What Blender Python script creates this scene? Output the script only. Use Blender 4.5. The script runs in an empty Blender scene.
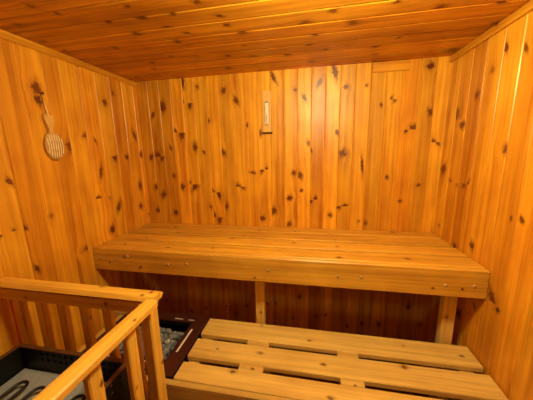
import bpy, math, random
from mathutils import Vector, Matrix
random.seed(7)
C = bpy.context.scene.collection
sc = bpy.context.scene
V = Vector
# ---------------------------------------------------------------- dimensions (metres)
W, H = 2.0, 1.955          # room width, ceiling height
YF = -2.25                 # front wall (behind the camera)
Z1, Z0, ZR = 0.929, 0.502, 0.965   # upper bench, lower bench, guard rail heights
# knots of the boards: (across, along, half width, half length)
K_BACK = [(0.198,1.779,0.0185,0.0223),(0.116,1.727,0.0114,0.0162),(0.404,1.783,0.0138,0.0185),(0.36,1.937,0.0143,0.0299),(0.327,1.589,0.0185,0.0228),(0.283,1.607,0.0071,0.0133),(0.355,1.802,0.0071,0.0095),(0.422,1.497,0.0143,0.0195),(0.653,1.858,0.0133,0.0119),(0.533,1.667,0.0105,0.0095),(0.231,1.494,0.0076,0.0133),(0.118,1.436,0.0152,0.0209),(0.156,1.433,0.0152,0.0204),(0.068,1.433,0.0119,0.0138),(0.63,1.455,0.0138,0.0162),(0.485,1.458,0.0071,0.01),(0.237,1.294,0.0114,0.0105),(0.085,1.21,0.0157,0.0143),(0.138,1.152,0.0157,0.0181),(0.301,1.21,0.0119,0.0143),(0.4,1.218,0.019,0.0247),(0.362,1.241,0.0071,0.0105),(0.076,1.03,0.0162,0.0114),(0.226,1.014,0.0157,0.0114),(0.58,1.16,0.0109,0.0242),(0.534,1.0,0.0109,0.029),(0.576,0.975,0.0147,0.0323),(0.634,1.07,0.0105,0.0143),(0.534,1.185,0.0071,0.0209),(0.737,1.791,0.0128,0.0176),(0.988,1.918,0.009,0.0252),(1.128,1.831,0.009,0.0057),(1.185,1.782,0.009,0.0171),(1.277,1.865,0.0114,0.0195),(0.897,1.577,0.0067,0.0157),(0.808,1.631,0.0062,0.009),(1.212,1.502,0.009,0.0123),(1.23,1.458,0.0062,0.0124),(0.901,1.331,0.01,0.0162),(0.933,1.337,0.0066,0.0128),(0.834,1.313,0.0171,0.0052),(1.119,1.312,0.0128,0.0095),(1.163,1.292,0.0128,0.0157),(0.728,1.215,0.0143,0.0133),(0.763,1.214,0.0143,0.0133),(1.17,1.19,0.0095,0.0067),(1.091,1.138,0.0166,0.01),(1.235,1.122,0.0095,0.0166),(1.264,1.134,0.0095,0.0128),(0.977,1.044,0.0204,0.0171),(0.898,0.988,0.0171,0.0138),(1.087,0.95,0.0133,0.0138),(1.367,1.924,0.0142,0.0318),(1.435,1.829,0.0138,0.0081),(1.696,1.747,0.0067,0.0109),(1.717,1.739,0.0081,0.0109),(1.834,1.574,0.0209,0.0138),(1.792,1.558,0.0076,0.0086),(1.39,1.563,0.009,0.0114),(1.429,1.435,0.0204,0.0152),(1.551,1.358,0.0062,0.0356),(1.704,1.278,0.0086,0.0086),(1.417,1.082,0.0124,0.01),(1.457,1.093,0.0152,0.0062),(1.362,1.025,0.0124,0.01),(1.791,1.128,0.0086,0.0062),(1.89,1.231,0.0109,0.0057),(1.892,1.913,0.0147,0.0124),(1.913,1.661,0.0105,0.0133),(1.973,1.483,0.0076,0.0109),(1.951,1.492,0.0081,0.0109)]
K_RIGHT = [(-0.108,1.628,0.0238,0.02),(-0.177,1.567,0.0219,0.0119),(-0.267,1.694,0.0114,0.0109),(-0.039,1.331,0.0214,0.0195),(-0.505,1.443,0.0171,0.0128),(-0.2,1.265,0.0109,0.0147),(-0.257,1.268,0.0119,0.0143),(-0.289,1.276,0.0076,0.0138),(-0.125,1.265,0.0095,0.0105),(-0.634,1.186,0.0081,0.0086),(-0.585,1.177,0.0043,0.0071),(-0.382,0.99,0.0138,0.0133),(-0.558,0.819,0.0152,0.0233),(-0.596,0.791,0.0095,0.0071),(-0.357,0.606,0.0152,0.0143),(-0.245,0.933,0.0128,0.01),(-0.415,1.844,0.0109,0.0152),(-0.521,1.802,0.0067,0.0138)]
K_LEFT = [(0.022,1.833,0.0157,0.0271),(-0.292,1.764,0.0147,0.0109),(-0.066,1.584,0.0143,0.0233),(-0.458,1.563,0.018,0.0076),(-0.4,1.533,0.0066,0.0109),(-0.556,1.496,0.0237,0.0195),(-0.274,1.439,0.0152,0.0152),(-0.243,1.451,0.0076,0.0124),(-0.166,1.435,0.0133,0.0095),(-0.022,1.451,0.0128,0.0138),(-0.392,1.353,0.01,0.0252),(-0.852,1.349,0.0086,0.0119),(-0.068,1.229,0.0147,0.0171),(-0.434,1.203,0.0166,0.0081),(-0.873,1.141,0.0062,0.0076),(-0.833,1.141,0.0071,0.0081),(-0.82,0.941,0.0071,0.0128),(-0.554,0.943,0.0256,0.009),(-0.922,1.139,0.0043,0.0076),(-0.292,1.121,0.0138,0.0242),(-0.353,1.195,0.0076,0.009),(-0.367,0.99,0.0181,0.0152),(-0.084,1.078,0.0147,0.0138),(-0.443,1.927,0.0057,0.0052),(-0.678,1.756,0.0166,0.019),(-0.679,1.705,0.0128,0.0147)]
K_CEIL = [(-0.618,0.497,0.0109,0.0114),(-0.798,0.604,0.0076,0.0067),(-0.723,0.602,0.009,0.0138),(-0.727,0.457,0.009,0.0071),(-0.641,0.654,0.0076,0.0095),(-0.576,0.707,0.0076,0.0119),(-0.77,0.848,0.01,0.0095),(-0.722,0.728,0.0086,0.0067),(-0.507,0.625,0.0138,0.0086),(-0.602,0.894,0.0109,0.0076),(-0.527,0.936,0.0143,0.0119),(-0.671,0.891,0.0076,0.0105),(-0.516,0.305,0.0095,0.0086),(-0.208,0.295,0.0114,0.0081),(-0.352,0.501,0.0119,0.0071),(-0.294,0.792,0.0123,0.0095),(-0.116,0.73,0.0162,0.0109),(-0.546,1.203,0.0152,0.0133),(-0.612,1.311,0.0128,0.0105),(-0.506,1.393,0.0157,0.0133),(-0.436,1.245,0.0138,0.0081),(-0.332,1.217,0.0109,0.009),(-0.258,1.299,0.0119,0.0095),(-0.248,0.923,0.0166,0.0176),(-0.238,1.102,0.0128,0.01),(-0.62,1.526,0.009,0.0081),(-0.317,1.623,0.0105,0.0066),(-0.105,1.221,0.0114,0.0109),(-0.236,1.543,0.0123,0.0095),(-0.785,0.105,0.0086,0.0071),(-0.814,0.327,0.0076,0.0067),(-0.649,0.047,0.0076,0.0081),(-0.542,0.047,0.0095,0.0086),(-0.546,1.692,0.0138,0.0124),(-0.534,1.894,0.01,0.0138),(-0.087,1.951,0.0285,0.0176),(-0.366,1.981,0.0133,0.01)]
LAMP_XY = (1.30, -1.04); LAMP_COL = (1.0, .86, .42); LAMP_E = 305.0; EXPO = 0.0
# ---------------------------------------------------------------- materials
def new_mat(name):
    m = bpy.data.materials.new(name); m.use_nodes = True
    nt = m.node_tree
    return m, nt, nt.nodes['Principled BSDF']

class NT:
    def __init__(s, nt): s.nt = nt
    def n(s, t, **k):
        nd = s.nt.nodes.new(t)
        for a, b in k.items(): setattr(nd, a, b)
        return nd
    def l(s, a, b): s.nt.links.new(a, b)
    def put(s, sock, v):
        if isinstance(v, (int, float, tuple)): sock.default_value = v
        else: s.l(v, sock)
    def m(s, op, a, b=0.0, c=0.0):
        nd = s.n('ShaderNodeMath', operation=op)
        s.put(nd.inputs[0], a); s.put(nd.inputs[1], b); s.put(nd.inputs[2], c)
        return nd.outputs[0]
    def mr(s, v, a, b, c=0.0, d=1.0):
        nd = s.n('ShaderNodeMapRange', interpolation_type='SMOOTHSTEP')
        s.put(nd.inputs[0], v)
        for i, x in enumerate((a, b, c, d)): nd.inputs[i+1].default_value = x
        return nd.outputs[0]
    def mix(s, f, a, b, mode='MIX'):
        nd = s.n('ShaderNodeMix', data_type='RGBA', blend_type=mode)
        s.put(nd.inputs[0], f)
        s.put(nd.inputs[6], a if not isinstance(a, tuple) else (*a, 1)); s.put(nd.inputs[7], b if not isinstance(b, tuple) else (*b, 1))
        return nd.outputs[2]

def pine(name, light, dark, knot=(.12, .018, .004), rough=.42, grain=1.0, spec=.5, heart=.5):
    m, nt, bs = new_mat(name); q = NT(nt)
    g = q.n('ShaderNodeUVMap', uv_map='grain'); k = q.n('ShaderNodeUVMap', uv_map='knot')
    kp = q.n('ShaderNodeAttribute', attribute_name='knot_size'); tn = q.n('ShaderNodeAttribute', attribute_name='tone')
    sg = q.n('ShaderNodeSeparateXYZ'); q.l(g.outputs[0], sg.inputs[0])
    sk = q.n('ShaderNodeSeparateXYZ'); q.l(k.outputs[0], sk.inputs[0])
    sp = q.n('ShaderNodeSeparateColor'); q.l(kp.outputs['Color'], sp.inputs[0])
    st = q.n('ShaderNodeSeparateColor'); q.l(tn.outputs['Color'], st.inputs[0])
    u, v = sg.outputs[0], sg.outputs[1]; ku, kv = sk.outputs[0], sk.outputs[1]
    rx, rz, ks = sp.outputs[0], sp.outputs[1], sp.outputs[2]
    # wobble of the knot outline
    wc = q.n('ShaderNodeCombineXYZ'); q.l(q.m('MULTIPLY', u, 95), wc.inputs[0]); q.l(q.m('MULTIPLY', v, 60), wc.inputs[1])
    wn = q.n('ShaderNodeTexNoise'); q.l(wc.outputs[0], wn.inputs['Vector']); wn.inputs['Scale'].default_value = 1; wn.inputs['Detail'].default_value = 1
    a = q.m('DIVIDE', ku, rx); b = q.m('DIVIDE', kv, rz)
    d = q.m('SQRT', q.m('ADD', q.m('MULTIPLY', a, a), q.m('MULTIPLY', b, b)))
    dw = q.m('ADD', d, q.m('MULTIPLY', q.m('SUBTRACT', wn.outputs[0], .5), 1.7))
    tail = q.m('MULTIPLY', q.mr(q.m('ABSOLUTE', q.m('ADD', a, q.m('MULTIPLY', q.m('SUBTRACT', wn.outputs[0], .5), .8))), .05, .55, 1, 0), q.mr(q.m('ABSOLUTE', b), .6, 3.0, .55, 0))
    core = q.m('MULTIPLY', q.m('MAXIMUM', q.mr(dw, .7, 1.15, 1, 0), tail), ks)
    halo = q.m('MULTIPLY', q.mr(dw, .7, 2.3, 1, 0), ks)
    # fibres part around a knot
    bend = q.m('EXPONENT', q.m('MULTIPLY', q.m('MULTIPLY', d, d), -.16))
    ue = q.m('SUBTRACT', u, q.m('MULTIPLY', q.m('MULTIPLY', ku, bend), .8))
    def noise(fu, fv, det=2, off=0.0):
        c = q.n('ShaderNodeCombineXYZ'); q.l(q.m('MULTIPLY', ue, fu), c.inputs[0]); q.l(q.m('MULTIPLY', v, fv), c.inputs[1]); c.inputs[2].default_value = off
        t = q.n('ShaderNodeTexNoise'); q.l(c.outputs[0], t.inputs['Vector']); t.inputs['Scale'].default_value = 1; t.inputs['Detail'].default_value = det
        return t.outputs[0]
    low = noise(14, .8, 1); mid = noise(52, 1.3, 2, 5); fine = noise(420, 6, 2, 9); blot = noise(9, 5, 2, 17)
    ph = q.m('ADD', q.m('MULTIPLY', ue, 520), q.m('MULTIPLY', low, 55))
    ring = q.m('MULTIPLY', q.m('ADD', q.m('SINE', ph), 1.0), .5)
    f = q.m('ADD', q.m('MULTIPLY', q.mr(mid, .3, .72), .52 * grain), q.m('MULTIPLY', ring, .17 * grain))
    f = q.m('ADD', f, q.m('MULTIPLY', q.m('SUBTRACT', fine, .5), .32 * grain))
    f = q.m('ADD', f, q.m('MULTIPLY', q.mr(low, .42, .68), heart * .5))
    f = q.m('ADD', f, q.m('MULTIPLY', q.m('SUBTRACT', blot, .5), .8))
    fc = q.n('ShaderNodeClamp'); q.l(f, fc.inputs[0])
    col = q.mix(fc.outputs[0], light, dark)
    red = q.mix(st.outputs[1], (1, 1, 1), (.80, .54, .34)); col = q.mix(1.0, col, red, 'MULTIPLY')
    col = q.mix(q.m('MULTIPLY', halo, .5), col, tuple(.45 * x for x in dark))
    tc = q.n('ShaderNodeCombineColor')
    for i in range(3): q.l(st.outputs[0], tc.inputs[i])
    col = q.mix(1.0, col, tc.outputs[0], 'MULTIPLY')
    col = q.mix(core, col, knot)
    q.l(col, bs.inputs['Base Color'])
    q.l(q.m('ADD', q.m('MULTIPLY', blot, .22), rough - .11), bs.inputs['Roughness'])
    bs.inputs['Specular IOR Level'].default_value = spec
    bp = q.n('ShaderNodeBump'); bp.inputs['Strength'].default_value = .12; bp.inputs['Distance'].default_value = .0015
    q.l(q.m('ADD', mid, fine), bp.inputs['Height']); q.l(bp.outputs[0], bs.inputs['Normal'])
    return m

def plain(name, col, rough=.5, metal=0.0, var=.15, scale=40, spec=.5, bump=0.0):
    m, nt, bs = new_mat(name); q = NT(nt)
    tc = q.n('ShaderNodeTexCoord'); t = q.n('ShaderNodeTexNoise'); q.l(tc.outputs['Object'], t.inputs['Vector'])
    t.inputs['Scale'].default_value = scale; t.inputs['Detail'].default_value = 4
    c = q.mix(t.outputs[0], tuple(x * (1 - var) for x in col), tuple(min(1, x * (1 + var)) for x in col))
    q.l(c, bs.inputs['Base Color']); bs.inputs['Roughness'].default_value = rough
    bs.inputs['Metallic'].default_value = metal; bs.inputs['Specular IOR Level'].default_value = spec
    if bump:
        b = q.n('ShaderNodeBump'); b.inputs['Strength'].default_value = bump; b.inputs['Distance'].default_value = .004
        q.l(t.outputs[0], b.inputs['Height']); q.l(b.outputs[0], bs.inputs['Normal'])
    return m

WALL = pine('varnished_pine', (.90, .46, .030), (.45, .13, .004), rough=.39, grain=.85, heart=.6)
CEIL = pine('ceiling_pine', (.76, .36, .02), (.30, .08, .004), rough=.36)
BEN1 = pine('upper_bench_pine', (.78, .44, .05), (.44, .18, .014), rough=.45, knot=(.14, .03, .006))
BEN0 = pine('lower_bench_pine', (.86, .60, .17), (.54, .29, .055), rough=.55, knot=(.2, .06, .012), heart=.3)
RAIL = pine('guard_pine', (.86, .53, .08), (.52, .23, .02), rough=.42, knot=(.14, .03, .006), heart=.3)
FLOOR = pine('floor_boards', (.30, .15, .05), (.16, .07, .02), rough=.6)
BROWN = plain('brown_enamel', (.060, .014, .010), .38, .0, .2, 60)
SLOTM = plain('bare_steel_edge', (.75, .72, .68), .5, .0)
BLACK = plain('black_sheet_steel', (.005, .005, .005), .5, 0, spec=.3)
RIM = plain('heater_rim_brown', (.11, .045, .018), .4, .2)
SLAB = plain('grey_insulation', (.30, .33, .38), .8, 0, .35, 160, bump=.4)
TUBE = plain('heating_element_black', (.012, .011, .011), .4, .3)
STONE = plain('grey_stone', (.28, .31, .38), .6, 0, .7, 45, bump=.9)
STONEL = plain('pale_stone', (.6, .65, .75), .5, 0, .4, 50, bump=.7)
NAIL = plain('bright_nail_head', (.75, .62, .42), .3, .6)
DKNAIL = plain('dark_screw', (.10, .05, .02), .4, .5)
TAN = plain('pale_brush_wood', (.66, .37, .10), .5, 0, .12, 60)
BRIST = plain('brush_bristles', (.92, .70, .40), .7, 0, .1, 200)
CORD = plain('pale_cord', (.8, .6, .32), .8)
THW = plain('thermometer_wood', (.74, .42, .12), .4, 0, .12, 60)
THD = plain('thermometer_marks', (.10, .035, .01), .5)
GLASS = plain('thermometer_glass', (.85, .83, .75), .12, 0, .05)
REDL = plain('thermometer_fluid', (.5, .03, .02), .3)
LAMPB = plain('lamp_base_white', (.7, .7, .68), .4)

# ---------------------------------------------------------------- mesh building
class MB:
    """collects faces with their grain / knot / tone data, builds ONE mesh object"""
    def __init__(s): s.v = []; s.f = []; s.g = []; s.k = []; s.p = []; s.t = []
    def face(s, pts, g, k, p, t):
        i0 = len(s.v); s.v += [tuple(x) for x in pts]
        s.f.append(list(range(i0, i0 + len(pts)))); s.g += g; s.k += k; s.p += [p] * len(pts); s.t += [t] * len(pts)
    def board(s, o, L, Wd, length, width, th, b=.003, knots=(), tone=None, autok=None):
        """o: centre of the near end of the show face; L: along; Wd: across; show face normal = L x Wd"""
        o = V(o); L = V(L); Wd = V(Wd); N = L.cross(Wd)
        if tone is None: tone = (random.uniform(.86, 1.1), random.uniform(0, .45))
        t = (tone[0], tone[1], 0, 1)
        gu, gv = random.uniform(-50, 50), random.uniform(-50, 50)
        kn = list(knots)
        if autok:
            dens, rmin, rmax = autok; z = random.uniform(.05, .4)
            while z < length - .03:
                r = random.uniform(rmin, rmax)
                kn.append((random.uniform(-.4, .4) * width, z, r, r * random.uniform(.8, 1.5), random.uniform(.55, 1)))
                z += random.uniform(.5, 1.5) / dens
        kn.sort(key=lambda a: a[1])
        cuts = [0.0] + [(kn[i][1] + kn[i+1][1]) / 2 for i in range(len(kn) - 1)] + [length]
        w, h = width / 2, th
        P = [(-w+b, 0), (w-b, 0), (w, -b), (w, -h+b), (w-b, -h), (-w+b, -h), (-w, -h+b), (-w, -b)]
        S = [-w+b]
        for i in range(8):
            a, c = P[i], P[(i+1) % 8]; S.append(S[-1] + math.dist(a, c))
        pt = lambda i, z, e=0.0: o + Wd * (P[i % 8][0] * (1 if not e else 1 - e / w)) + N * P[i % 8][1] + L * z
        be = min(b, length * .2)
        for j in range(len(cuts) - 1):
            z0, z1 = cuts[j], cuts[j+1]
            kk = kn[j] if kn else None
            for i in range(8):
                pts = [pt(i, z0), pt(i+1, z0), pt(i+1, z1), pt(i, z1)]
                ss = [S[i], S[i+1], S[i+1], S[i]]
                if i == 7: ss = [-w+b - (S[8]-S[7]), -w+b, -w+b, -w+b - (S[8]-S[7])]
                if i == 6: ss = [x - (S[8] + w - b) for x in ss] if False else [-w+b-(S[8]-S[6]), -w+b-(S[8]-S[7]), -w+b-(S[8]-S[7]), -w+b-(S[8]-S[6])]
                zz = [z0, z0, z1, z1]
                g = [(gu + a, gv + c) for a, c in zip(ss, zz)]
                if kk:
                    th_ = kk[5] if len(kk) > 5 else 0.0; ct, sn = math.cos(th_), math.sin(th_)
                    k = [((a - kk[0]) * ct - (c - kk[1]) * sn, (a - kk[0]) * sn + (c - kk[1]) * ct) for a, c in zip(ss, zz)]; p = (kk[2], kk[3], kk[4] if len(kk) > 4 else 1.0, 1)
                else: k = [(5, 5)] * 4; p = (.01, .01, 0, 1)
                s.face(pts, g, k, p, t)
        for z, rev in ((0, True), (length, False)):
            idx = list(range(8))[::-1] if rev else range(8)
            pts = [pt(i, z) for i in idx]
            g = [(gu + P[i][0], gv + P[i][1] * .3) for i in idx]
            s.face(pts, g, [(5, 5)] * 8, (.01, .01, 0, 1), (t[0] * .9, t[1], 0, 1))
    def build(s, name, mat, parent=None):
        me = bpy.data.meshes.new(name); me.from_pydata(s.v, [], s.f)
        a = me.uv_layers.new(name='grain'); c = me.uv_layers.new(name='knot')
        a.data.foreach_set('uv', [x for y in s.g for x in y]); c.data.foreach_set('uv', [x for y in s.k for x in y])
        p = me.color_attributes.new('knot_size', 'FLOAT_COLOR', 'CORNER'); p.data.foreach_set('color', [x for y in s.p for x in y])
        t = me.color_attributes.new('tone', 'FLOAT_COLOR', 'CORNER'); t.data.foreach_set('color', [x for y in s.t for x in y])
        import bmesh
        bm = bmesh.new(); bm.from_mesh(me); bmesh.ops.recalc_face_normals(bm, faces=bm.faces) ; bm.to_mesh(me); bm.free()
        o = bpy.data.objects.new(name, me); C.objects.link(o); me.materials.append(mat)
        if parent: o.parent = parent; o.matrix_parent_inverse = parent.matrix_world.inverted()
        return o

import bmesh
def obj(name, bm, mat, parent=None, smooth=False):
    bmesh.ops.recalc_face_normals(bm, faces=bm.faces)
    me = bpy.data.meshes.new(name); bm.to_mesh(me); bm.free()
    if smooth: me.polygons.foreach_set('use_smooth', [True] * len(me.polygons))
    me.materials.append(mat)
    o = bpy.data.objects.new(name, me); C.objects.link(o)
    if parent: o.parent = parent; o.matrix_parent_inverse = parent.matrix_world.inverted()
    return o
def box(bm, a, b, bev=0.0):
    r = bmesh.ops.create_cube(bm, size=1)
    a, b = V(a), V(b)
    for v in r['verts']: v.co = V([(a[i] + b[i]) / 2 + v.co[i] * abs(b[i] - a[i]) for i in range(3)])
    if bev:
        es = list({e for v in r['verts'] for e in v.link_edges})
        bmesh.ops.bevel(bm, geom=es, offset=bev, segments=2, affect='EDGES', profile=.6)
def cyl(bm, p, q, r, seg=12, r2=None):
    p, q = V(p), V(q); d = q - p
    M = Matrix.Translation((p + q) / 2) @ d.to_track_quat('Z', 'Y').to_matrix().to_4x4()
    bmesh.ops.create_cone(bm, cap_ends=True, segments=seg, radius1=r, radius2=r if r2 is None else r2, depth=d.length, matrix=M)
def tube(bm, pts, r, seg=8):
    pts = [V(p) for p in pts]; rings = []
    for i, p in enumerate(pts):
        d = (pts[min(i+1, len(pts)-1)] - pts[max(i-1, 0)]).normalized()
        x = d.cross(V((0, 0, 1)))
        if x.length < .05: x = d.cross(V((0, 1, 0)))
        x.normalize(); y = d.cross(x)
        rings.append([bm.verts.new(p + (x * math.cos(a) + y * math.sin(a)) * r) for a in [2 * math.pi * j / seg for j in range(seg)]])
    for A, B in zip(rings, rings[1:]):
        for j in range(seg): bm.faces.new((A[j], A[(j+1) % seg], B[(j+1) % seg], B[j]))
    bm.faces.new(rings[0][::-1]); bm.faces.new(rings[-1])
def thing(name, label, cat, loc, group=None):
    o = bpy.data.objects.new(name, None); C.objects.link(o); o.location = loc; o.empty_display_size = .1
    o['label'] = label; o['category'] = cat
    if group: o['group'] = group
    bpy.context.view_layer.update()
    return o
def tag(o, label, cat, group=None):
    o['label'] = label; o['category'] = cat
    if group: o['group'] = group
    return o
def struct(o): o['kind'] = 'structure'; return o

# ---------------------------------------------------------------- the room shell
X, Y_, Z = V((1, 0, 0)), V((0, 1, 0)), V((0, 0, 1))
def lining(name, seams, place, length, knots, mat, tones=None, b=.004, dens=1.0):
    """a wall or ceiling lining of boards; seams = positions across; place(c) -> (origin, L, Wd, s) with s = sign of across"""
    mb = MB(); rnd = random.Random(name)
    for i in range(len(seams) - 1):
        a, c = seams[i], seams[i+1]; mid = (a + c) / 2; w = abs(c - a)
        o, L, Wd, sg, z0 = place(mid)
        kn = [((k[0] - mid) * sg, k[1] - z0, k[2] * 1.15, k[3] * 1.4, rnd.uniform(.8, 1.0), rnd.uniform(-.6, .6)) for k in knots if min(a, c) <= k[0] < max(a, c)]
        tn = (rnd.uniform(.78, 1.14), rnd.uniform(0, .65) ** 1.4)
        if tones and i in tones: tn = tones[i]
        # unseen or lower part of the board gets a few knots of its own
        zs = [k[1] for k in kn]; z = rnd.uniform(.05, .4)
        while z < length - .05:
            if all(abs(z - q) > .32 for q in zs):
                r = rnd.uniform(.007, .013); kn.append((rnd.uniform(-.35, .35) * w, z, r, r * rnd.uniform(.9, 1.5), rnd.uniform(.5, .95), rnd.uniform(-.5, .5)))
            z += rnd.uniform(.6, 1.3) / dens
        random.seed(rnd.random())
        mb.board(o, L, Wd, length, w, .02, b, kn, tn)
    return struct(mb.build(name, mat))

sb = [.003 + .0875 * i for i in range(1, 22)]; sb = [-.01] + sb + [1.930, W + .01]
sb[-3] = 1.846 if len(sb) > 3 else sb[-3]
sb = sorted(set(round(s, 4) for s in sb))
lining('wall_back', sb, lambda m: (V((m, 0, 0)), Z, -X, -1, 0.0), H, K_BACK, WALL)
sl = [.01, -.034, -.139, -.242, -.347, -.45, -.552, -.630, -.735, -.835, -.94] + [-.94 - .105 * i for i in range(1, 13)] + [YF]
lining('wall_left', sl, lambda m: (V((0, m, 0)), Z, -Y_, -1, 0.0), H, K_LEFT, WALL, {5: (.98, .1), 6: (.9, .5), 7: (1.0, .3)})
sr = [.01, -.10, -.20, -.30, -.405, -.505, -.61, -.715] + [-.715 - .1 * i for i in range(1, 16)] + [YF]
lining('wall_right', sr, lambda m: (V((W, m, 0)), Z, Y_, 1, 0.0), H, K_RIGHT, WALL)
sf = [W * i / 21 for i in range(22)]
lining('wall_front', sf, lambda m: (V((m, YF, 0)), Z, X, 1, 0.0), H, [], FLOOR)  # unseen wall, its boards made dark to cut bounced light
ADDED_GLASS = plain('added_dark_glass', (.03, .02, .012), .08, 0, .05)
bm = bmesh.new(); box(bm, (.72, YF + .002, .05), (1.44, YF + .012, 1.85), .002); dr = struct(obj('added_door_1', bm, ADDED_GLASS))  # invented dark door behind the camera, added to soak up bounce light
for a, c in (((.66, YF + .002, .0), (.72, YF + .03, 1.91)), ((1.44, YF + .002, .0), (1.50, YF + .03, 1.91)), ((.72, YF + .002, 1.85), (1.44, YF + .03, 1.91))):
    bm = bmesh.new(); box(bm, a, c, .003); obj('added_door_frame', bm, THW, dr)  # surround of the added door
bm = bmesh.new(); cyl(bm, (.80, YF + .05, .9), (.80, YF + .05, 1.15), .014, 16); cyl(bm, (.80, YF + .012, .93), (.80, YF + .05, .93), .008); cyl(bm, (.80, YF + .012, 1.12), (.80, YF + .05, 1.12), .008); obj('added_door_handle', bm, THW, dr)
scl = [.01, -.055, -.142] + [-.142 - .098 * i for i in range(1, 22)] + [YF]
scl = [s for s in scl if s >= YF]
lining('ceiling', scl, lambda m: (V((0, m, H)), X, -Y_, -1, 0.0), W, K_CEIL, CEIL, b=.006, dens=1.6)
mb = MB()
for i in range(22): mb.board((0, -.051 - i * .1022, 0), X, Y_, W, .1022, .02, .002, (), None, (1, .006, .012))
struct(mb.build('floor', FLOOR))
# cornice strips
mb = MB(); mb.board((.010, YF, H - .017), Y_, Z, -YF, .034, .010, .004, (), (.80, .3), (.6, .005, .008)); struct(mb.build('trim_1', WALL))
mb = MB(); mb.board((W - .014, 0, H - .017), -Y_, Z, -YF, .034, .014, .004, (), (.75, .3), (.6, .005, .008)); struct(mb.build('trim_2', WALL))
mb = MB(); mb.board((1.582, -.010, 1.925), X, Z, .20, .056, .010, .003, (), (.95, .25)); struct(mb.build('trim_3', WALL))

# ---------------------------------------------------------------- upper bench
ub = thing('upper_bench', 'high wide pine bench along the back wall with a deep front board', 'bench', (1.0, -.26, 0))
UP = [(-.004, -.110), (-.132, -.238), (-.260, -.370), (-.392, -.500)]
for i, (a, c) in enumerate(UP):
    mb = MB(); mb.board((.004, (a + c) / 2, Z1), X, Y_, W - .008, a - c, .026, .003, (), (random.uniform(.9, 1.05), random.uniform(0, .2)), (2.2, .006, .010))
    mb.build('seat_plank', BEN1, ub)
fk = [(.012, 1.029, .006, .006), (-.02, .47, .006, .006), (.03, .961 + .0, .006, .005)]
mb = MB(); mb.board((.004, -.530, Z1 - .067), X, Z, W - .008, .134, .028, .005, [(-.03, .30, .007, .006, .9), (-.045, .955, .006, .006, .9), (-.03, 1.78, .005, .006, .8), (.02, .2, .006, .005, .8)], (1.0, .05))
fb = mb.build('front_board', BEN1, ub)
for x, z in ((.049, .874), (.155, .875), (.229, .891), (.473, .859), (.586, .867), (1.029, .864), (1.371, .858), (1.475, .861), (1.832, .850), (1.945, .855)):
    bm = bmesh.new(); cyl(bm, (x, -.531, z), (x, -.5335, z), .0075, 12, .0055); obj('nail_head', bm, NAIL, fb, True)
for x, z in ((.296, .823), (.107, .846), (1.90, .838)):
    bm = bmesh.new(); cyl(bm, (x, -.531, z), (x, -.533, z), .005, 12); obj('screw', bm, DKNAIL, fb)
for x in (.08, .976, 1.93):
    mb = MB(); mb.board((x, -.002, Z1 - .027), -Y_, X, .498, .045, .07, .003, (), (.9, .2)); mb.build('cross_bearer', BEN1, ub)
for x, w in ((.960, .05), (1.915, .056)):
    mb = MB(); mb.board((x, -.437, 0), Z, -X, Z1 - .028, w, .045, .004, (), (1.05, .0), (2, .004, .007)); mb.build('leg', BEN0, ub)

# ---------------------------------------------------------------- lower bench
lb = thing('lower_bench', 'low step bench of three pale worn planks with open gaps', 'bench', (1.33, -.66, 0))
XL = .668
for i, (a, c) in enumerate(((-.460, -.588), (-.620, -.736), (-.768, -.858))):
    mb = MB(); mb.board((XL, (a + c) / 2, Z0), X, Y_, W - XL - .008, a - c, .028, .004, (), (random.uniform(.95, 1.05), random.uniform(0, .12)), (3.0, .005, .009))
    mb.build('seat_plank', BEN0, lb)
mb = MB(); mb.board((.004, -.884, Z0 - .052), X, Z, W - .008, .10, .024, .004, (), (.82, .15), (2, .005, .008)); mb.build('front_board', BEN0, lb)
mb = MB(); mb.board((.004, -.459, Z0 - .080), X, Z, W - .008, .10, .020, .003, (), (.85, .2)); mb.build('rear_board', BEN0, lb)
for x in (.10, .70, 1.93):
    mb = MB(); mb.board((x, -.482, Z0 - .030), -Y_, X, .375, .06, .06, .003, (), (.9, .2)); mb.build('cross_bearer', BEN0, lb)
for x, w in ((.985, .11), (1.42, .095)):
    mb = MB(); mb.board((x, -.482, Z0 - .030), -Y_, X, .375, w, .06, .003, (), (.95, .1)); mb.build('cross_bearer', BEN0, lb)
    for y0, y1 in ((-.5885, -.6195), (-.7365, -.7675)):
        mb = MB(); mb.board((x - w / 2, (y0 + y1) / 2, Z0 - .004), X, Y_, w, y0 - y1, .028, .002, (), (.95, .1), (3, .003, .005)); mb.build('spacer_block', BEN0, lb)
for x in (.10, 1.0, 1.90):
    for y in (-.50, -.83):
        mb = MB(); mb.board((x, y, 0), Z, -X, Z0 - .09, .05, .04, .003, (), (.9, .1)); mb.build('leg', BEN0, lb)

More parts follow.
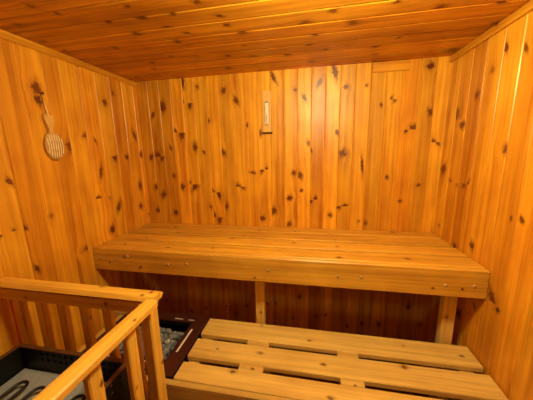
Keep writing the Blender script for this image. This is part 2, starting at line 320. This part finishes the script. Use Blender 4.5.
# ---------------------------------------------------------------- guard rail round the heater
XR, YR = .740, -.932
gr = thing('heater_guard', 'pine guard fence with square balusters around the open heater', 'railing', (.70, -1.0, 0))
ak = (3.0, .004, .007)
mb = MB(); mb.board((.003, YR - .029, ZR), X, Y_, .712, .062, .024, .012, [(.01, .680, .006, .007, .9), (-.012, .66, .005, .006, .9), (.015, .47, .004, .008, .8)], (1.06, 0)); mb.build('top_rail', RAIL, gr)
mb = MB(); mb.board((.7125, YR - .061, ZR), -Y_, X, .66, .047, .025, .005, (), (1.06, 0), ak); mb.build('top_rail', RAIL, gr)
mb = MB(); mb.board((.003, -.988, ZR - .045), X, Z, .665, .042, .016, .003, (), (.92, .15), ak); mb.build('side_rail', RAIL, gr)
def bal(x0, x1, y0, y1, z0=.44, nm='baluster'):
    # x0<x1, y0<y1 ; show face towards +x
    mb = MB(); mb.board((x1, (y0 + y1) / 2, z0), Z, -Y_, ZR - .0245 - z0, y1 - y0, x1 - x0, .004, (), (random.uniform(.92, 1.06), random.uniform(0, .2)), ak)
    return mb.build(nm, RAIL, gr)
for i in range(6): bal(.070 + .1025 * i, .104 + .1025 * i, -.971, -.946)
for i in range(4): bal(.693, .715, -1.116 - .130 * i, -1.076 - .130 * i)
bal(.660, .702, -.997, -.950, 0, 'post')
bal(.688, .7215, -1.655, -1.610, 0, 'post')
mb = MB(); mb.board((.003, -.972, .46), X, Z, .665, .04, .016, .003, (), (.8, .2)); mb.build('bottom_rail', RAIL, gr)
mb = MB(); mb.board((.730, -1.655, .46), Y_, Z, .66, .04, .014, .003, (), (.85, .2)); mb.build('bottom_rail', RAIL, gr)

# ---------------------------------------------------------------- open electric heater
hx0, hx1, hy0, hy1, hz = .185, .640, -1.60, -1.050, .765
ht = thing('sauna_heater', 'open black electric sauna heater with bare looped elements', 'heater', ((hx0 + hx1) / 2, (hy0 + hy1) / 2, 0))
def holed_wall(bm, y0, y1, x0, x1, z0, z1, holes, r, axis):
    """sheet with square perforations, as a grid of faces with thickness"""
    us = sorted({x0, x1} | {round(h[0] + s * r, 5) for h in holes for s in (-1, 1)})
    vs = sorted({z0, z1} | {round(h[1] + s * r, 5) for h in holes for s in (-1, 1)})
    def solid(i, j):
        if i < 0 or j < 0 or i >= len(us) - 1 or j >= len(vs) - 1: return False
        cu, cv = (us[i] + us[i+1]) / 2, (vs[j] + vs[j+1]) / 2
        return not any(abs(cu - h[0]) < r and abs(cv - h[1]) < r for h in holes)
    P = (lambda u, v, w: (u, w, v)) if axis == 'x' else (lambda u, v, w: (w, u, v))
    F = lambda pts: bm.faces.new([bm.verts.new(p) for p in pts])
    for i in range(len(us) - 1):
        for j in range(len(vs) - 1):
            if not solid(i, j): continue
            a, b, c, d = us[i], us[i+1], vs[j], vs[j+1]
            for w in (y0, y1): F([P(a, c, w), P(b, c, w), P(b, d, w), P(a, d, w)])
            for (di, dj, e) in ((-1, 0, ((a, c), (a, d))), (1, 0, ((b, c), (b, d))), (0, -1, ((a, c), (b, c))), (0, 1, ((a, d), (b, d)))):
                if not solid(i + di, j + dj): F([P(*e[0], y0), P(*e[1], y0), P(*e[1], y1), P(*e[0], y1)])
    bmesh.ops.remove_doubles(bm, verts=bm.verts, dist=1e-5)
bm = bmesh.new()
hs = [(hx0 + .10 + .026 * i, z) for i in range(14) for z in (.745, .720) if hx0 + .10 + .026 * i < hx1 - .02]
holed_wall(bm, hy1 - .004, hy1, hx0, hx1, .40, hz - .004, hs, .0062, 'x')
holed_wall(bm, hx0, hx0 + .004, hy0 + .004, hy1 - .004, .40, hz - .004, [], .005, 'y')
hs2 = [(hy0 + .06 + .03 * i, z) for i in range(16) for z in (.742, .716)]
holed_wall(bm, hx1 - .004, hx1, hy0 + .004, hy1 - .004, .40, hz - .004, hs2, .005, 'y')
holed_wall(bm, hy0, hy0 + .004, hx0, hx1, .40, hz - .004, [], .005, 'x')
box(bm, (hx0 + .004, hy0 + .004, .40), (hx1 - .004, hy1 - .004, .41))
obj('casing', bm, BLACK, ht)
bm = bmesh.new()
holed_wall(bm, hy1 + .008, hy1 + .011, hx0, hx1, .44, hz - .01, [], .005, 'x')
obj('back_shield', bm, RIM, ht)
bm = bmesh.new()
for a, b in (((hx0 - .006, hy1 - .008, hz - .004), (hx1 + .006, hy1 + .006, hz)), ((hx0 - .006, hy0 - .006, hz - .004), (hx1 + .006, hy0 + .008, hz)),
             ((hx0 - .006, hy0 + .008, hz - .004), (hx0 + .008, hy1 - .008, hz)), ((hx1 - .008, hy0 + .008, hz - .004), (hx1 + .006, hy1 - .008, hz))):
    box(bm, a, b)
obj('rim', bm, RIM, ht)
bm = bmesh.new(); box(bm, (hx0 + .010, hy0 + .012, .640), (hx1 - .012, hy1 - .006, .672), .004)
obj('insulation_slab', bm, SLAB, ht)
for i, (cx, yy) in enumerate(((.292, -1.120), (.372, -1.128), (.452, -1.124), (.530, -1.130))):
    bm = bmesh.new(); r = .019; pts = [(cx - r, hy0 + .01, .705)]
    pts += [(cx - r, hy0 + .1, .698), (cx - r, yy - .06, .694)]
    pts += [(cx - r * math.cos(a), yy - .02 + r * math.sin(a) * 1.1, .694) for a in [math.pi * j / 10 for j in range(11)]]
    pts += [(cx + r, yy - .06, .694), (cx + r, hy0 + .1, .698), (cx + r, hy0 + .01, .705)]
    tube(bm, pts, .0050, 10); obj('heating_element', bm, TUBE, ht, True)
for x in (hx0 + .03, hx1 - .03):
    for y in (hy0 + .03, hy1 - .03):
        bm = bmesh.new(); box(bm, (x - .015, y - .015, 0), (x + .015, y + .015, .40), .002); obj('leg', bm, BLACK, ht)

# ---------------------------------------------------------------- stone tray with brown frame
fx0, fx1, fy0, fy1 = .150, .662, -.858, -.458
st = thing('stone_tray', 'dark brown metal frame full of grey stones beside the lower bench', 'tray', ((fx0 + fx1) / 2, (fy0 + fy1) / 2, Z0 - .09))
ix0, ix1, iy0, iy1 = .215, .585, -.785, -.530      # stone opening
zt = Z0 + .010
bm = bmesh.new()
us = [fx0, .607, .616, ix1, fx1]
def slab_with_slots(bm, x0, x1, y0, y1, z0, z1, slots):
    xs = sorted({x0, x1} | {v for s in slots for v in (s[0], s[1])}); ys = sorted({y0, y1} | {v for s in slots for v in (s[2], s[3])})
    def solid(i, j):
        if i < 0 or j < 0 or i >= len(xs) - 1 or j >= len(ys) - 1: return False
        cu, cv = (xs[i] + xs[i+1]) / 2, (ys[j] + ys[j+1]) / 2
        return not any(s[0] < cu < s[1] and s[2] < cv < s[3] for s in slots)
    F = lambda pts: bm.faces.new([bm.verts.new(p) for p in pts])
    for i in range(len(xs) - 1):
        for j in range(len(ys) - 1):
            if not solid(i, j): continue
            a, b, c, d = xs[i], xs[i+1], ys[j], ys[j+1]
            for z in (z0, z1): F([(a, c, z), (b, c, z), (b, d, z), (a, d, z)])
            for di, dj, e in ((-1, 0, ((a, c), (a, d))), (1, 0, ((b, c), (b, d))), (0, -1, ((a, c), (b, c))), (0, 1, ((a, d), (b, d)))):
                if not solid(i + di, j + dj): F([(*e[0], z0), (*e[1], z0), (*e[1], z1), (*e[0], z1)])
    bmesh.ops.remove_doubles(bm, verts=bm.verts, dist=1e-5)
SL = [(.606, .617, -.735, -.575), (.47, .52, -.512, -.504), (.555, .590, -.512, -.504), (.30, .36, -.512, -.504), (.47, .505, -.812, -.803), (.28, .33, -.812, -.803)]
slab_with_slots(bm, fx0, fx1, fy0, fy1, zt - .008, zt, SL + [(ix0, ix1, iy0, iy1)])
obj('frame', bm, BROWN, st)
for s in SL:
    bm = bmesh.new(); box(bm, (s[0], s[2], zt - .012), (s[1], s[3], zt - .0012)); obj('slot_edge', bm, SLOTM, st)
bm = bmesh.new()
for a, b in (((fx0 + .01, fy0 + .004, Z0 - .09), (fx0 + .014, fy1 - .004, zt - .008)), ((fx1 - .008, fy0 + .004, Z0 - .09), (fx1 - .004, fy1 - .004, zt - .008)),
             ((fx0 + .014, fy0 + .004, Z0 - .09), (fx1 - .008, fy0 + .008, zt - .008)), ((fx0 + .014, fy1 - .008, Z0 - .09), (fx1 - .008, fy1 - .004, zt - .008)),
             ((fx0 + .014, fy0 + .008, Z0 - .09), (fx1 - .008, fy1 - .008, Z0 - .085))): box(bm, a, b)
obj('box', bm, BLACK, st)
# black inner collar sloping down to the stones
bm = bmesh.new()
A = [(ix0, iy0), (ix1, iy0), (ix1, iy1), (ix0, iy1)]; k = .014
B = [(ix0 + k, iy0 + k), (ix1 - k, iy0 + k), (ix1 - k, iy1 - k * .5), (ix0 + k, iy1 - k * .5)]
va = [bm.verts.new((*p, zt - .001)) for p in A]; vb = [bm.verts.new((*p, zt - .022)) for p in B]; vc = [bm.verts.new((*p, zt - .030)) for p in B]
for i in range(4):
    j = (i + 1) % 4; bm.faces.new((va[i], va[j], vb[j], vb[i])); bm.faces.new((vb[i], vb[j], vc[j], vc[i]))
r = bmesh.ops.solidify(bm, geom=bm.faces[:], thickness=.002)
obj('collar', bm, BLACK, st)
# stones
protos = []
for s in range(5):
    rr = random.Random(s); bm = bmesh.new(); bmesh.ops.create_icosphere(bm, subdivisions=2, radius=1)
    pl = [(V((rr.gauss(0, 1), rr.gauss(0, 1), rr.gauss(0, 1))).normalized(), rr.uniform(.6, .85)) for _ in range(9)]
    for v in bm.verts:
        for n, dd in pl:
            t = v.co.dot(n)
            if t > dd: v.co -= n * (t - dd)
        v.co = V((v.co.x * 1.15, v.co.y * .95, v.co.z * .8)) * (1 + rr.uniform(-.03, .03))
    me = bpy.data.meshes.new('stone'); bm.to_mesh(me); bm.free(); me.materials.append(STONEL if s == 4 else STONE); protos.append(me)
rr = random.Random(3); n = 0
for lay, z in ((0, Z0 - .050), (1, Z0 - .023)):
    for i in range(11):
        for j in range(7):
            x = .236 + .032 * i + (.012 if lay else 0) + rr.uniform(-.005, .005); y = -.757 + .033 * j + (.010 if lay else 0) + rr.uniform(-.005, .005)
            if lay and not (ix0 + .038 < x < ix1 - .038 and iy0 + .038 < y < iy1 - .031): continue
            if not lay and not (ix0 + .040 < x < ix1 - .040 and iy0 + .040 < y < iy1 - .034): continue
            o = bpy.data.objects.new('stone', protos[rr.choice((0, 1, 2, 3, 0, 1, 2, 4))]); C.objects.link(o)
            s = rr.uniform(.0155, .020); o.scale = (s, s, s); o.location = (x, y, z + rr.uniform(-.005, .003)); o.rotation_euler = (rr.uniform(0, 6), rr.uniform(0, 6), rr.uniform(0, 6))
            tag(o, 'small angular grey stone lying in the brown framed tray', 'stone', 'grey stones in the brown framed tray'); n += 1
print('stones', n)
bm = bmesh.new(); box(bm, (ix0 - .02, iy0 - .02, Z0 - .084), (ix1 + .02, iy1 + .02, Z0 - .074)); obj('stone_grate', bm, SLAB, st)

# ---------------------------------------------------------------- brush on the left wall
by, bz = -.652, 1.497
br = thing('bath_brush', 'pale oval wooden bath brush hanging by a cord on the left wall', 'brush', (0.012, by, 1.43))
def prism(bm, outline, x0, x1):
    a = [bm.verts.new((x0, y, z)) for y, z in outline]; b = [bm.verts.new((x1, y, z)) for y, z in outline]
    bm.faces.new(a[::-1]); bm.faces.new(b); nn = len(a)
    for i in range(nn): bm.faces.new((a[i], a[(i+1) % nn], b[(i+1) % nn], b[i]))
oval = [(by + .043 * math.cos(a), bz + .066 * math.sin(a)) for a in [2 * math.pi * i / 32 for i in range(32)]]
bm = bmesh.new(); prism(bm, oval, .003, .018)
bmesh.ops.bevel(bm, geom=[e for e in bm.edges if len(e.link_faces) == 2 and abs(e.verts[0].co.x - e.verts[1].co.x) < 1e-5 and e.verts[0].co.x > .01], offset=.004, segments=2, affect='EDGES')
obj('brush_head', bm, TAN, br, True)
for i in range(-3, 4):
    yy = by + i * .0112; hh = .058 * math.sqrt(max(0, 1 - (i / 3.9) ** 2)); bm = bmesh.new()
    tube(bm, [(.019 + .004 * math.cos((j / 8 - .5) * math.pi), yy, bz - hh + 2 * hh * j / 8) for j in range(9)], .0030, 6); obj('bristle_row', bm, BRIST, br, True)
hand = [(-.010, 0), (-.009, .020), (-.013, .035), (-.018, .052), (-.023, .070), (-.021, .084), (-.014, .090), (0, .084), (.014, .090), (.021, .084), (.023, .070), (.018, .052), (.013, .035), (.009, .020), (.010, 0)]
bm = bmesh.new(); prism(bm, [(by - .004 + a, bz + .058 + c) for a, c in hand], .005, .017); obj('handle', bm, TAN, br)
bm = bmesh.new(); tube(bm, [(.012, by - .004, bz + .140), (.010, by - .008, bz + .18), (.006, by - .012, 1.735), (.012, by - .009, bz + .185), (.013, by - .002, bz + .140)], .0022, 6); obj('cord', bm, CORD, br, True)
bm = bmesh.new(); cyl(bm, (0.0, by - .012, 1.734), (.014, by - .012, 1.737), .003); cyl(bm, (.014, by - .012, 1.737), (.0155, by - .012, 1.737), .006)
tag(obj('nail', bm, DKNAIL), 'small dark nail in the left wall holding the brush cord', 'nail')

# ---------------------------------------------------------------- thermometer on the back wall
tx, tz0, tz1 = .945, 1.578, 1.838
th = thing('wall_thermometer', 'narrow wooden thermometer with pale glass tube on the back wall', 'thermometer', (tx, -.01, tz0))
w = .026; outl = [(tx - w, tz0), (tx + w, tz0), (tx + w, tz1 - .012)] + [(tx + w * math.cos(a), tz1 - .012 + .012 * math.sin(a)) for a in [math.pi * i / 8 for i in range(1, 8)]] + [(tx - w, tz1 - .012)]
bm = bmesh.new(); a = [bm.verts.new((x, -.001, z)) for x, z in outl]; b = [bm.verts.new((x, -.013, z)) for x, z in outl]
bm.faces.new(a); bm.faces.new(b[::-1])
for i in range(len(a)): bm.faces.new((a[i], a[(i+1) % len(a)], b[(i+1) % len(a)], b[i]))
obj('backboard', bm, THW, th)
bm = bmesh.new(); box(bm, (tx - .010, -.0145, tz0 + .055), (tx + .010, -.0128, tz1 - .068)); obj('scale_plate', bm, GLASS, th)
bm = bmesh.new(); cyl(bm, (tx, -.018, tz0 + .052), (tx, -.018, tz1 - .072), .0038, 12); bmesh.ops.create_icosphere(bm, subdivisions=2, radius=.007, matrix=Matrix.Translation((tx, -.018, tz0 + .050))); obj('glass_tube', bm, GLASS, th, True)
bm = bmesh.new(); cyl(bm, (tx, -.0205, tz0 + .056), (tx, -.0205, tz0 + .11), .0019, 8); obj('fluid', bm, REDL, th, True)
for sx in (-1, 1):
    bm = bmesh.new()
    for i in range(18): box(bm, (tx + sx * .013 - .004, -.0138, tz0 + .058 + i * .0075), (tx + sx * .013 + .004, -.0128, tz0 + .060 + i * .0075))
    obj('scale_marks', bm, THD, th)
bm = bmesh.new(); box(bm, (tx - .034, -.020, tz0 - .006), (tx + .034, -.001, tz0 + .002), .001); obj('foot_bar', bm, DKNAIL, th)
for z in (tz0 + .046, tz1 - .075):
    bm = bmesh.new(); box(bm, (tx - .009, -.024, z), (tx + .009, -.0128, z + .005), .001); obj('clip', bm, DKNAIL, th)

# ---------------------------------------------------------------- lamp above, the room's only light
LX, LY = LAMP_XY
cl = thing('ceiling_lamp', 'round opal glass lamp fixed to the ceiling', 'lamp', (LX, LY, H))
bm = bmesh.new(); cyl(bm, (LX, LY, H - .001), (LX, LY, H - .022), .075, 32, .07); obj('lamp_base', bm, LAMPB, cl)
em = bpy.data.materials.new('lit_opal_glass'); em.use_nodes = True; b = em.node_tree.nodes['Principled BSDF']
b.inputs['Base Color'].default_value = (.9, .85, .75, 1); b.inputs['Emission Color'].default_value = (*LAMP_COL, 1); b.inputs['Emission Strength'].default_value = LAMP_E
bm = bmesh.new(); bmesh.ops.create_uvsphere(bm, u_segments=32, v_segments=16, radius=1, matrix=Matrix.Translation((LX, LY, H - .075)) @ Matrix.Diagonal((.062, .062, .060, 1)))
obj('lamp_shade', bm, em, cl, True)
w = bpy.data.worlds.new('World'); sc.world = w; w.use_nodes = True
w.node_tree.nodes['Background'].inputs[0].default_value = (.02, .012, .006, 1)
# ---------------------------------------------------------------- camera
F = V((-0.18372578, 0.96487888, -0.18775939)); R = V((0.98286073, 0.18326609, -0.01995787)); U = V((-0.015153, 0.18820811, 0.98201227))
cd = bpy.data.cameras.new('camera'); cam = bpy.data.objects.new('camera', cd); C.objects.link(cam)
M = Matrix((R, U, -F)).transposed().to_4x4(); M.translation = V((1.24503, -1.66354, 1.44536)); cam.matrix_world = M
cd.sensor_width = 36; cd.lens = 36 * 246.34 / 533; cd.clip_start = .02
sc.camera = cam
vs = sc.view_settings; vs.view_transform = 'Standard'; vs.look = 'None'; vs.gamma = 1; vs.use_curve_mapping = False; vs.exposure = EXPO
